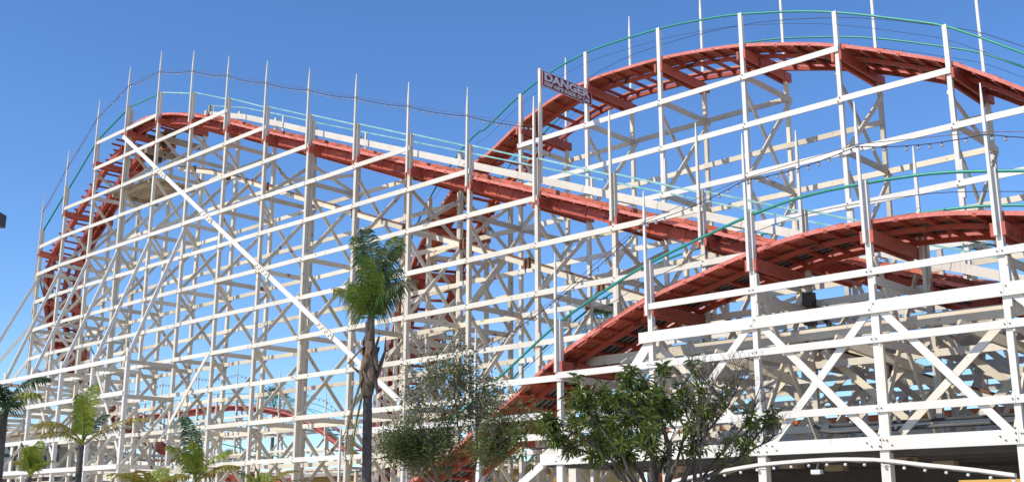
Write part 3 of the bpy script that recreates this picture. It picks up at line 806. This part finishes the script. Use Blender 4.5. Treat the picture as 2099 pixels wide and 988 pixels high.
box('lens', (-12.30, N1 - .29, 2.645), (-12.12, N1 - .17, 2.66), 'steel', fl)
beam('bracket', (-12.21, N1 - .22, 2.74), (-12.21, N1 - .12, 2.92), .05, .03, 'dark_metal', fl)

# junction box and cables hanging on an inner post
jb = thing('junction_box', 'rusty junction box with tangled cables under the nearest red track', 'electrical box', (-13.4, M1 - .25, 6.4))
box('case', (-13.62, M1 - .34, 6.35), (-13.36, M1 - .12, 7.15), 'dark_metal', jb)
box('case', (-13.30, M1 - .30, 6.55), (-13.10, M1 - .14, 6.75), 'black', jb)
for k in range(9):
    x0 = -13.6 + .06 * k
    P = [Vector((x0, M1 - .3 + .02 * k, 7.0 - .08 * k))]
    for j in range(7): P.append(P[-1] + Vector((random.uniform(-.06, .22), random.uniform(-.05, .05), random.uniform(-.18, .07))))
    v, f = tube(P, .014, 5); obj('cable', v, f, random.choice(('cable', 'rust', 'cable')), jb)
box('clip', (-13.65, M1 - .36, 6.7), (-13.34, M1 - .335, 6.78), 'rust', jb)

# ------------------------------------------------------------------ buildings glimpsed behind
bd = thing('orange_trimmed_building', 'low grey shop building with orange bays behind the right timbers', 'building', (-10, 40, 0))
box('wall', (-30, 40, 0), (8, 46, 5.3), 'shop_wall', bd)
for k in range(12):
    u = -29.5 + k * 3
    box('orange_bay', (u, 39.9, 3.2), (u + 1.2, 39.996, 4.7), 'shop_orange', bd)
    w_ = box('window', (u + 1.5, 39.93, 2.9), (u + 2.7, 39.996, 4.3), 'window_glass', bd)
    box('sill', (u + 1.45, 39.9, 2.82), (u + 2.75, 39.994, 2.9), 'white', w_)
box('parapet', (-30.2, 39.8, 5.3), (8.2, 46.2, 5.5), 'shop_orange', bd)
bd = thing('yellow_building', 'low yellow walled building behind the foot of the middle timbers', 'building', (-52, 46, 0))
box('wall', (-66, 45, 0), (-38, 50, 4.4), 'shop_yellow', bd)
box('roof', (-66.3, 44.6, 4.4), (-37.7, 50.4, 4.62), 'shop_wall', bd)
for k in range(6):
    u = -64 + k * 4.3
    w_ = box('window', (u, 44.94, 1.8), (u + 1.8, 44.996, 3.4), 'window_glass', bd); box('frame', (u - .1, 44.9, 3.4), (u + 1.9, 44.994, 3.52), 'white', w_)
bd = thing('operator_cabin', 'white cabin with dark windows behind the palm at far left', 'cabin', (-58, 24.5, 0))
box('wall', (-67, 25.6, 0), (-56, 27.4, 3.6), 'white', bd)
box('wall', (-67, 25.6, 5.6), (-56, 27.4, 6.0), 'white', bd)
box('roof', (-67.4, 25.0, 6.0), (-55.6, 27.8, 6.15), 'old_plank', bd)
for k in range(6):
    u = -66.9 + k * 1.83
    box('window_post', (u, 25.6, 3.6), (u + .3, 27.3, 5.6), 'white', bd)
    w_ = box('window', (u + .3, 25.72, 3.6), (u + 1.83, 25.76, 5.6), 'window_glass', bd)

# ------------------------------------------------------------------ street lamp whose head pokes in at the left
lp = thing('street_lamp', 'black box headed street lamp cut off by the left edge', 'lamp', (-27.0, 8.6, 0))
rgt = Vector((math.cos(R(43.6)), math.sin(R(43.6)), 0)); awy = Vector((-math.sin(R(43.6)), math.cos(R(43.6)), 0))
hd = Vector((-14.93, 5.77, 5.60))
beam('lamp_head', hd - rgt * .62, hd, .34, .17, 'black', lp)
beam('lens', hd - rgt * .5 + Vector((0, 0, -.09)), hd - rgt * .08 + Vector((0, 0, -.09)), .26, .02, 'bulb', lp)
pb_ = hd - rgt * .85
v, f = tube([(pb_.x, pb_.y, 0), (pb_.x, pb_.y, 3), (pb_.x, pb_.y, 5.62)], .07, 10, [.09, .075, .06]); obj('pole', v, f, 'black', lp, True)
beam('arm', pb_ + Vector((0, 0, -.02)), hd - rgt * .6, .06, .06, 'black', lp)
lp.location = (pb_.x, pb_.y, 0)
for ch in lp.children: ch.matrix_parent_inverse = Matrix.Translation((-pb_.x, -pb_.y, 0))

# ------------------------------------------------------------------ palms
def frond(parent, base, phi, e0, droop, L, m, n=46, leaf=.42, hang=.5, spread=1.0, gap=0.0, base_free=.16, tip=.6, side=None, wid=.012):
    d0 = rgt * math.cos(R(phi)) + awy * math.sin(R(phi))
    pts = []; p = Vector(base); K = 22
    for i in range(K + 1):
        pts.append(p.copy()); t = i / K
        e = R(e0 - droop * t ** 1.5)
        p = p + (d0 * math.cos(e) + Vector((0, 0, math.sin(e)))) * (L / K)
    sidev = Vector((-d0.y, d0.x, 0))
    if side is not None: sidev = (rgt * math.cos(R(side)) + awy * math.sin(R(side)))
    V, F = tube(pts, .012, 5, [.022 * (1 - .85 * i / K) + .002 for i in range(K + 1)])
    for i in range(n):
        t = base_free + (1 - base_free) * (i + random.random() * .6) / n
        if random.random() < gap: continue
        x = t * K; j = min(int(x), K - 1); c = pts[j].lerp(pts[j + 1], x - j)
        tan = (pts[j + 1] - pts[j]).normalized(); nor = sidev.cross(tan)
        if nor.z < 0: nor = -nor
        ll = leaf * (math.sin(math.pi * min(1, .16 + t * .84)) ** tip + .12) * random.uniform(.82, 1.12)
        for sg in (-1, 1):
            dr = (sidev * sg * spread + tan * random.uniform(.45, .8) + nor * random.uniform(-.15, .35)).normalized()
            w = tan * (wid * random.uniform(.8, 1.2))
            a = c; b = a + dr * ll * .5 + Vector((0, 0, -hang * ll * .12)); e_ = b + dr * ll * .42 + Vector((0, 0, -hang * ll * random.uniform(.35, .62)))
            q = len(V); V += [a - w * .5, a + w * .5, b + w, b - w, e_]
            F += [(q, q + 1, q + 2, q + 3), (q + 3, q + 2, q + 4)]
    o = obj('frond', V, F, m, parent); return o
def palm(label, base, h, fronds, trunk_r=.085, lean=(0, 0), trunk=True, husk=False, group=None, cat='palm tree'):
    base = Vector(base); top = base + rgt * lean[0] + awy * lean[1] + Vector((0, 0, h))
    t = thing('palm_tree', label, cat, base, group)
    P = []; rr = []; n = int(h / .07)
    for i in range(n + 1):
        k = i / n; P.append(base.lerp(top, k) + rgt * .02 * math.sin(k * 5)); rr.append(trunk_r * (1.12 - .2 * k) * (1.0 + (.06 if i % 2 else -.03)))
    v, f = tube(P, trunk_r, 10, rr); obj('trunk', v, f, 'palm_trunk', t, True)
    for fr in fronds: frond(t, top + Vector((0, 0, random.uniform(-.08, .08))), **fr)
    return t, top
def fr(phi, e0, droop, L, m='frond', **k): return dict(phi=phi, e0=e0, droop=droop, L=L, m=m, **k)
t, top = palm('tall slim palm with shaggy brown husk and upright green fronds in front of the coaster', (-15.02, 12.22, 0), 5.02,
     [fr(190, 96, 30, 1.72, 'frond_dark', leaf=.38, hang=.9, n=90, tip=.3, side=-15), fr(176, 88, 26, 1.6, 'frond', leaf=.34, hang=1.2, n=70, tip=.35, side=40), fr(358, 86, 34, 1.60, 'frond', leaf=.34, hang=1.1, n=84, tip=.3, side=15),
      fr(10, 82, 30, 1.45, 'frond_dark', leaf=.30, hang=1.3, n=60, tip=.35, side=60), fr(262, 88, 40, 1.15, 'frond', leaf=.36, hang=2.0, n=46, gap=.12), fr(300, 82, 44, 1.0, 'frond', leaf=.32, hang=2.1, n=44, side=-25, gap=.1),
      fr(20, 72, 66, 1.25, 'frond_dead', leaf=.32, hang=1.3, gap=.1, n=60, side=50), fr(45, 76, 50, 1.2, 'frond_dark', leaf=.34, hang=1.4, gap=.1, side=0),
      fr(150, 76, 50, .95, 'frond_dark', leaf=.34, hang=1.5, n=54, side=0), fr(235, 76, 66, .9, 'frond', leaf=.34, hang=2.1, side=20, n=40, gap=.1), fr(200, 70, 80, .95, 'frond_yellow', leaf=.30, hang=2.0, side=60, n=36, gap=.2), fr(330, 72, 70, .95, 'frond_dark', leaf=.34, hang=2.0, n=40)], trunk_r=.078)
# crown shaft, dead husk boots and the old frond hanging down the trunk
v, f = tube([top + Vector((0, 0, z)) for z in (-.45, -.2, .0, .16)], .07, 9, [.09, .078, .07, .05]); obj('crown_shaft', v, f, 'palm_husk', t, True)
for k in range(16):
    a = R(k * 137); d = rgt * math.cos(a) + awy * math.sin(a); z = -.32 - .055 * k
    p0 = top + d * .06 + Vector((0, 0, z)); L = random.uniform(.18, .42)
    out = random.uniform(.05, .12) if k not in (4, 9) else .26
    V = []; F = []
    for i, (tt, w) in enumerate(((0, .06), (.35, .075), (.75, .05), (1, .012))):
        c = p0 + d * (out * tt + .03) + Vector((0, 0, -L * .6 + L * (tt if k % 3 == 0 else 1 - tt)))
        sv = Vector((-d.y, d.x, 0)) * w
        V += [c - sv, c + sv, c + sv * .6 + d * .03, c - sv * .6 + d * .03]
        if i:
            q = (i - 1) * 4
            for j in range(4): F.append((q + j, q + (j + 1) % 4, q + 4 + (j + 1) % 4, q + 4 + j))
    F += [(3, 2, 1, 0), (12, 13, 14, 15)]
    obj('husk', V, F, 'palm_husk', t)
v, f = tube([top + Vector((0, 0, z)) for z in (-1.25, -1.0, -.7, -.4)], .1, 9, [.08, .125, .13, .085]); obj('husk_core', v, f, 'palm_husk', t, True)
v, f = tube([top + rgt * x + Vector((0, 0, z)) for x, z in ((.1, -1.0), (.2, -.72), (.26, -.5), (.27, -.25))], .02, 6, [.045, .035, .02, .008]); obj('husk', v, f, 'bark', t, True)
frond(t, top - rgt * .09 - awy * .1 + Vector((0, 0, -.95)), 185, -72, 22, 1.45, 'frond_dead', n=54, leaf=.34, hang=.9, base_free=.05)
frond(t, top - rgt * .06 - awy * .13 + Vector((0, 0, -1.15)), 200, -78, 12, 1.3, 'frond_yellow', n=44, leaf=.26, hang=.9, base_free=.3)

def at_px(x, z, d, xref=0):
    """ground point at photo column x and distance d (survey of where each plant stands)"""
    return rgt * ((x - 1049.5) / 2300.0 * d) + awy * (d * 1.01)
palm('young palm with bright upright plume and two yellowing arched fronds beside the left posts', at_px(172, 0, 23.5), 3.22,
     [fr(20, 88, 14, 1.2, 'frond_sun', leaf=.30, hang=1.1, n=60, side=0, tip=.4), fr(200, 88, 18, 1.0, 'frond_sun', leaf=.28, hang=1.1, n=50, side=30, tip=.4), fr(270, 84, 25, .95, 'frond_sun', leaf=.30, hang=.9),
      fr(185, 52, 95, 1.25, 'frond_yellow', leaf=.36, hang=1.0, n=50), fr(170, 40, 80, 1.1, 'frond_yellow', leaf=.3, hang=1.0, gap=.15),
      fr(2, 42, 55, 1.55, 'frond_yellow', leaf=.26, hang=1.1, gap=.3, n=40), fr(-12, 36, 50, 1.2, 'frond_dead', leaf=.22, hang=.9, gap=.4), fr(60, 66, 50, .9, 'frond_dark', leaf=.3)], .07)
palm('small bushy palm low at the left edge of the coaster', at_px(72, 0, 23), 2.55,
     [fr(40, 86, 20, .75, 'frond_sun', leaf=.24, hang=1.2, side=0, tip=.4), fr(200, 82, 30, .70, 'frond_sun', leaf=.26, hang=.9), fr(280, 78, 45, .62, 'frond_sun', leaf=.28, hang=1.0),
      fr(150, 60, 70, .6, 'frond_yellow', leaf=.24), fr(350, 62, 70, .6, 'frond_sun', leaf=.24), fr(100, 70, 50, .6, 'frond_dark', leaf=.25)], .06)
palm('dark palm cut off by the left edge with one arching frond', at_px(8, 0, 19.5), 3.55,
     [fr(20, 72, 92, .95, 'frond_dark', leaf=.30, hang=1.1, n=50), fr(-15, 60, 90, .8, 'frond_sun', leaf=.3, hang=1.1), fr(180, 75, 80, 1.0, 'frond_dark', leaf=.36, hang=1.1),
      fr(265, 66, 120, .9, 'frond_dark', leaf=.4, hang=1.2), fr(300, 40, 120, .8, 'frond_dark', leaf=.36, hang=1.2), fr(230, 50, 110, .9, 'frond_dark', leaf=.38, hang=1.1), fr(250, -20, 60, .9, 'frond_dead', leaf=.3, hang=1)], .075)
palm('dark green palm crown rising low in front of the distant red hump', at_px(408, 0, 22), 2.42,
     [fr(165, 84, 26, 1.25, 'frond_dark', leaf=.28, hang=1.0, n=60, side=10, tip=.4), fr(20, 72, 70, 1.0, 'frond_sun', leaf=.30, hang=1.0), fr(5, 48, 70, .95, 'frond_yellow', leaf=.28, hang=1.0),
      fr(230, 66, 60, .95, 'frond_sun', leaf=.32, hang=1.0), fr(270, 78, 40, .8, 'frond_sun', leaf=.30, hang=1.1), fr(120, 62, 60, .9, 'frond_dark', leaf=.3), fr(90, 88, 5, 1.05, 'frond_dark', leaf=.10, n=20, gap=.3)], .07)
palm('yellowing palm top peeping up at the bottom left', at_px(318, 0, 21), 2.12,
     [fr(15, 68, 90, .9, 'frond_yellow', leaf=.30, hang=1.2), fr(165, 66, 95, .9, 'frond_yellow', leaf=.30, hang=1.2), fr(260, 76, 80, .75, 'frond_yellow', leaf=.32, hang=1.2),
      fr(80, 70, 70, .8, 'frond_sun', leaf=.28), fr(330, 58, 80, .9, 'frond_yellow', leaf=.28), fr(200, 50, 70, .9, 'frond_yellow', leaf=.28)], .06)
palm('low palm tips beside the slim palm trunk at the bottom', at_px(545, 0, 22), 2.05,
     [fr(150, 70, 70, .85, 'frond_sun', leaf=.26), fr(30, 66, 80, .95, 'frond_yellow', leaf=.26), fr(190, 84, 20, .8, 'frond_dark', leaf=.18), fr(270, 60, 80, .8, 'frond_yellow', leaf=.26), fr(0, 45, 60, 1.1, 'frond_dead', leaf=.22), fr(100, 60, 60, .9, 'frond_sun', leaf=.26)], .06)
def fan_palm(label, base, h, L):
    base = Vector(base); t = thing('fan_palm_tree', label, 'palm tree', base)
    v, f = tube([base, base + Vector((0, 0, h * .5)), base + Vector((0, 0, h))], .2, 9, [.26, .2, .17]); obj('trunk', v, f, 'palm_trunk', t, True)
    c0 = base + Vector((0, 0, h))
    for k in range(22):
        a = R(k * 137.5); e = R(random.uniform(-30, 85)); d = Vector((math.cos(a) * math.cos(e), math.sin(a) * math.cos(e), math.sin(e)))
        hub = c0 + d * L * .45; V, F = tube([c0, c0.lerp(hub, .5), hub], .03, 5)
        x, y, z = frame(d)
        for j in range(13):
            b = R(-75 + 150 * j / 12); dr = d * math.cos(b) + y * math.sin(b); w = z.cross(dr) * .05
            q = len(V); m_ = hub + dr * L * .35; V += [hub, m_ + w, hub + dr * L * .62 + Vector((0, 0, -.12 * L)), m_ - w]; F.append((q, q + 1, q + 2, q + 3))
        obj('fan_leaf', V, F, 'frond_dark', t)
fan_palm('far fan palm crown behind the drop of the tall hill', at_px(1247, 0, 62), 12.2, 1.9)
fan_palm('far fan palm crown above the distant red hump', at_px(560, 0, 120), 13.0, 3.2)
fan_palm('small far fan palm low between the left timbers', at_px(478, 0, 125), 7.4, 2.2)

# ------------------------------------------------------------------ broadleaf trees
def grow_tree(t, limbs, d0, twig_n, twig_len, levels, rad, bark, leafy, spread=.9):
    """limbs: lists of (column, height, extra depth); returns twig tips [(p, dir)]"""
    tips = []; V = []; F = []
    def add(pts, rads, sides=5):
        v, f = tube(pts, 0, sides, rads); q = len(V); V.extend(v); F.extend([tuple(i + q for i in ff) for ff in f])
    def twig(p, d, L, r, lev):
        P = [p]; n = 4
        for i in range(n):
            d = (d + Vector((random.uniform(-1, 1), random.uniform(-1, 1), random.uniform(-.5, 1))) * .28).normalized(); P.append(P[-1] + d * L / n)
        add(P, [r * (1 - .7 * i / n) for i in range(n + 1)], 4)
        if lev > 0:
            for k in range(random.choice((2, 3, 3))):
                j = random.randint(1, n); dd = (d + Vector((random.uniform(-1, 1), random.uniform(-1, 1), random.uniform(-.6, .9))) * spread).normalized()
                twig(P[j], dd, L * random.uniform(.5, .8), r * .55, lev - 1)
        else: tips.append((P[-1], d))
        if lev <= 1: tips.append((P[2], d))
    for li, limb in enumerate(limbs):
        P = [at_px(x, 0, d0) + awy * e + Vector((0, 0, z)) for x, z, e in limb]
        Q = []
        for a, b in zip(P, P[1:]):
            for k in range(4): Q.append(a.lerp(b, k / 4) + Vector((random.uniform(-1, 1), random.uniform(-1, 1), random.uniform(-1, 1))) * .012)
        Q.append(P[-1]); r0 = rad * random.uniform(.8, 1.1)
        bq, bf = tube(Q, 0, 8, [r0 * (1 - .72 * i / (len(Q) - 1)) for i in range(len(Q))])
        obj('limb', bq, bf, bark, t, True)
        for k in range(twig_n):
            j = random.randint(int(len(Q) * .4), len(Q) - 1)
            d = (Q[j] - Q[max(j - 2, 0)]).normalized() if j else Vector((0, 0, 1))
            dd = (d + Vector((random.uniform(-1, 1), random.uniform(-1, 1), random.uniform(-.3, .8))) * spread).normalized()
            twig(Q[j], dd, twig_len * random.uniform(.6, 1.2), r0 * .3, levels)
    obj('twigs', V, F, bark, t)
    return tips
def hz(y, d): return 1.7 + (1065 - y) / 2370.0 * d * .985
def leaf_mesh(L, w, m):
    v = [(0, 0, 0), (L * .3, w * .5, .012), (L * .3, 0, -.006), (L * .3, -w * .5, .012), (L * .7, w * .45, -.004), (L * .7, 0, -.022), (L * .7, -w * .45, -.004), (L, 0, -.05 * L / .16)]
    f = [(0, 2, 1), (0, 3, 2), (1, 2, 5, 4), (2, 3, 6, 5), (4, 5, 7), (5, 6, 7)]
    return v, f
def leaf_M(p, d, roll, s=1):
    x, y, z = frame(d); a = roll
    y2 = y * math.cos(a) + z * math.sin(a); z2 = z * math.cos(a) - y * math.sin(a)
    return Matrix.Translation(p) @ Matrix((x, y2, z2)).transposed().to_4x4() @ Matrix.Diagonal((s, s, s, 1))
# near tree with long glossy leaves on its left half and bare twigs on its right
D0 = 15.0
t = thing('magnolia_tree', 'half bare tree with long glossy leaves on its left side before the arch', 'tree', at_px(1330, 0, D0))
SX = (1327, 1.08)
L_ = lambda *pp: [(SX[0] + (x - 1330) * SX[1], hz(y, D0) if y < 1200 else 0.0, e) for x, y, e in pp]
limbs = [L_((1330, 2000, 0), (1318, 1060, 0), (1287, 988, 0), (1262, 946, -.1), (1200, 890, -.2), (1130, 872, -.3)),
         L_((1330, 1150, 0), (1325, 988, .1), (1310, 955, .15), (1300, 925, .2), (1275, 876, .2), (1240, 830, .1)),
         L_((1335, 1150, 0), (1362, 985, -.1), (1370, 916, -.15), (1358, 880, -.2), (1330, 846, -.2), (1300, 800, -.3)),
         L_((1340, 1150, 0), (1370, 985, .1), (1400, 901, .15), (1412, 855, .2), (1398, 800, .2)),
         L_((1345, 1150, 0), (1415, 990, 0), (1412, 901, -.1), (1440, 850, -.2), (1485, 800, -.1)),
         L_((1350, 1150, 0), (1420, 988, .1), (1500, 941, .1), (1535, 895, .1), (1575, 850, .1)),
         L_((1330, 1100, 0), (1290, 985, .3), (1240, 930, .4), (1170, 905, .4), (1110, 915, .3)),
         L_((1330, 1100, 0), (1300, 985, -.4), (1250, 900, -.5), (1215, 850, -.5), (1190, 815, -.5)), L_((1330, 1100, 0), (1310, 985, .5), (1270, 920, .6), (1225, 900, .6), (1180, 870, .6)),
         L_((1335, 1100, 0), (1330, 985, -.5), (1320, 900, -.6), (1290, 850, -.6), (1285, 800, -.5)), L_((1335, 1100, 0), (1350, 985, .6), (1380, 920, .6), (1370, 850, .6), (1340, 790, .5)),
         L_((1340, 1100, 0), (1350, 960, .4), (1330, 880, .5), (1345, 830, .4), (1365, 790, .3))]
tips = grow_tree(t, limbs, D0, 10, .27, 2, .034, 'bark', True)
bare = [L_((1345, 1100, 0), (1400, 985, .3), (1440, 900, .3), (1430, 830, .3), (1445, 775, .3)), L_((1345, 1100, 0), (1390, 980, -.2), (1440, 880, -.2), (1480, 830, -.2), (1505, 780, -.2)),
        L_((1350, 1100, 0), (1430, 985, .2), (1490, 900, .2), (1530, 850, .1), (1545, 800, .1)), L_((1350, 1100, 0), (1420, 980, -.3), (1420, 870, -.3), (1450, 800, -.3), (1420, 760, -.3)),
        L_((1350, 1100, 0), (1470, 960, .3), (1540, 915, .3), (1590, 880, .2))]
grow_tree(t, bare, D0, 19, .30, 3, .028, 'bark', False, spread=1.0)
cx = lambda p: p.dot(rgt) / p.dot(awy) * 1.01 * 2300 + 1049.5
Vs, Fs = [], []; leaf_ms = [mesh_from('leaf', *leaf_mesh(L, w, None), 'leaf') for L, w in ((.13, .031), (.16, .036), (.11, .028))]
cnt = 0; random.shuffle(tips)
allL = []
for p, d in tips:
    x = cx(p); prob = .37 if x < 1340 else (.5 if x < 1400 and p.z > 3.1 else (.2 if x < 1545 else .3))
    if random.random() > prob: continue
    for k in range(random.randint(5, 9)):
        a = R(k * 137.5 + random.uniform(-20, 20)); e = random.uniform(-.9, .6)
        xx, yy, zz = frame(d if abs(d.z) < .95 else Vector((.3, 0, 1)))
        dr = (d * .45 + yy * math.cos(a) + zz * math.sin(a) + Vector((0, 0, e - .15))).normalized()
        allL.append((p + dr * .01 - d * random.uniform(0, .1), dr, random.uniform(-.6, .6), random.uniform(.75, 1.2)))
for i, (p, dr, ro, s) in enumerate(allL):
    if i < 290: link(bpy.data.objects.new('leaf', leaf_ms[i % 3]), t, leaf_M(p, dr, ro, s))
    else:
        M = leaf_M(p, dr, ro, s); q = len(Vs); v, f = leaf_mesh(.13, .031, None)
        Vs.extend([M @ Vector(a) for a in v]); Fs.extend([tuple(j + q for j in ff) for ff in f])
fo = obj('foliage', Vs, Fs, 'leaf', t); fo['kind'] = 'stuff'
# fine-leaved grey green tree in the middle
D0 = 20.0
SX = (1306, .93)
t = thing('olive_tree', 'airy grey green small leaved tree beside the slim palm trunk', 'tree', at_px(950, 0, D0))
limbs = [L_((950, 2000, 0), (935, 1040, 0), (920, 980, 0), (917, 885, 0), (897, 816, .1), (880, 770, .1)),
         L_((955, 1150, 0), (970, 988, .2), (978, 903, .2), (975, 841, .2), (960, 780, .2)),
         L_((950, 1150, 0), (900, 990, -.2), (870, 930, -.3), (850, 860, -.3), (850, 800, -.2)),
         L_((950, 1150, 0), (1000, 980, -.1), (1035, 920, -.1), (1060, 870, 0)),
         L_((950, 1150, 0), (880, 985, .3), (850, 940, .4), (825, 890, .4)),
         L_((950, 1150, 0), (940, 960, .4), (935, 880, .5), (925, 800, .4), (935, 760, .3)),
         L_((950, 1150, 0), (985, 985, -.4), (1010, 905, -.4), (1020, 840, -.3)),
         L_((950, 1120, 0), (880, 990, -.4), (845, 960, -.4), (820, 935, -.4))]
tips = grow_tree(t, limbs, D0, 17, .40, 2, .026, 'bark_pale', True, spread=1.1)
Vs, Fs = [], []
for p, d in tips:
    dens = 13 if p.z < 3.1 else 5
    for k in range(random.randint(dens - 3, dens + 3)):
        c = p + Vector((random.gauss(0, 1), random.gauss(0, 1), random.gauss(0, 1))) * .11
        dr = (d * .5 + Vector((random.uniform(-1, 1), random.uniform(-1, 1), random.uniform(-.8, .6)))).normalized()
        s = random.uniform(.8, 1.5); M = leaf_M(c, dr, random.uniform(-1, 1), s); q = len(Vs)
        Vs.extend([M @ Vector(a) for a in ((0, 0, 0), (.035, .011, 0), (.07, 0, -.01), (.035, -.011, 0))]); Fs.append((q, q + 1, q + 2, q + 3))
fo = obj('foliage', Vs, Fs, 'leaf_fine', t); fo['kind'] = 'stuff'
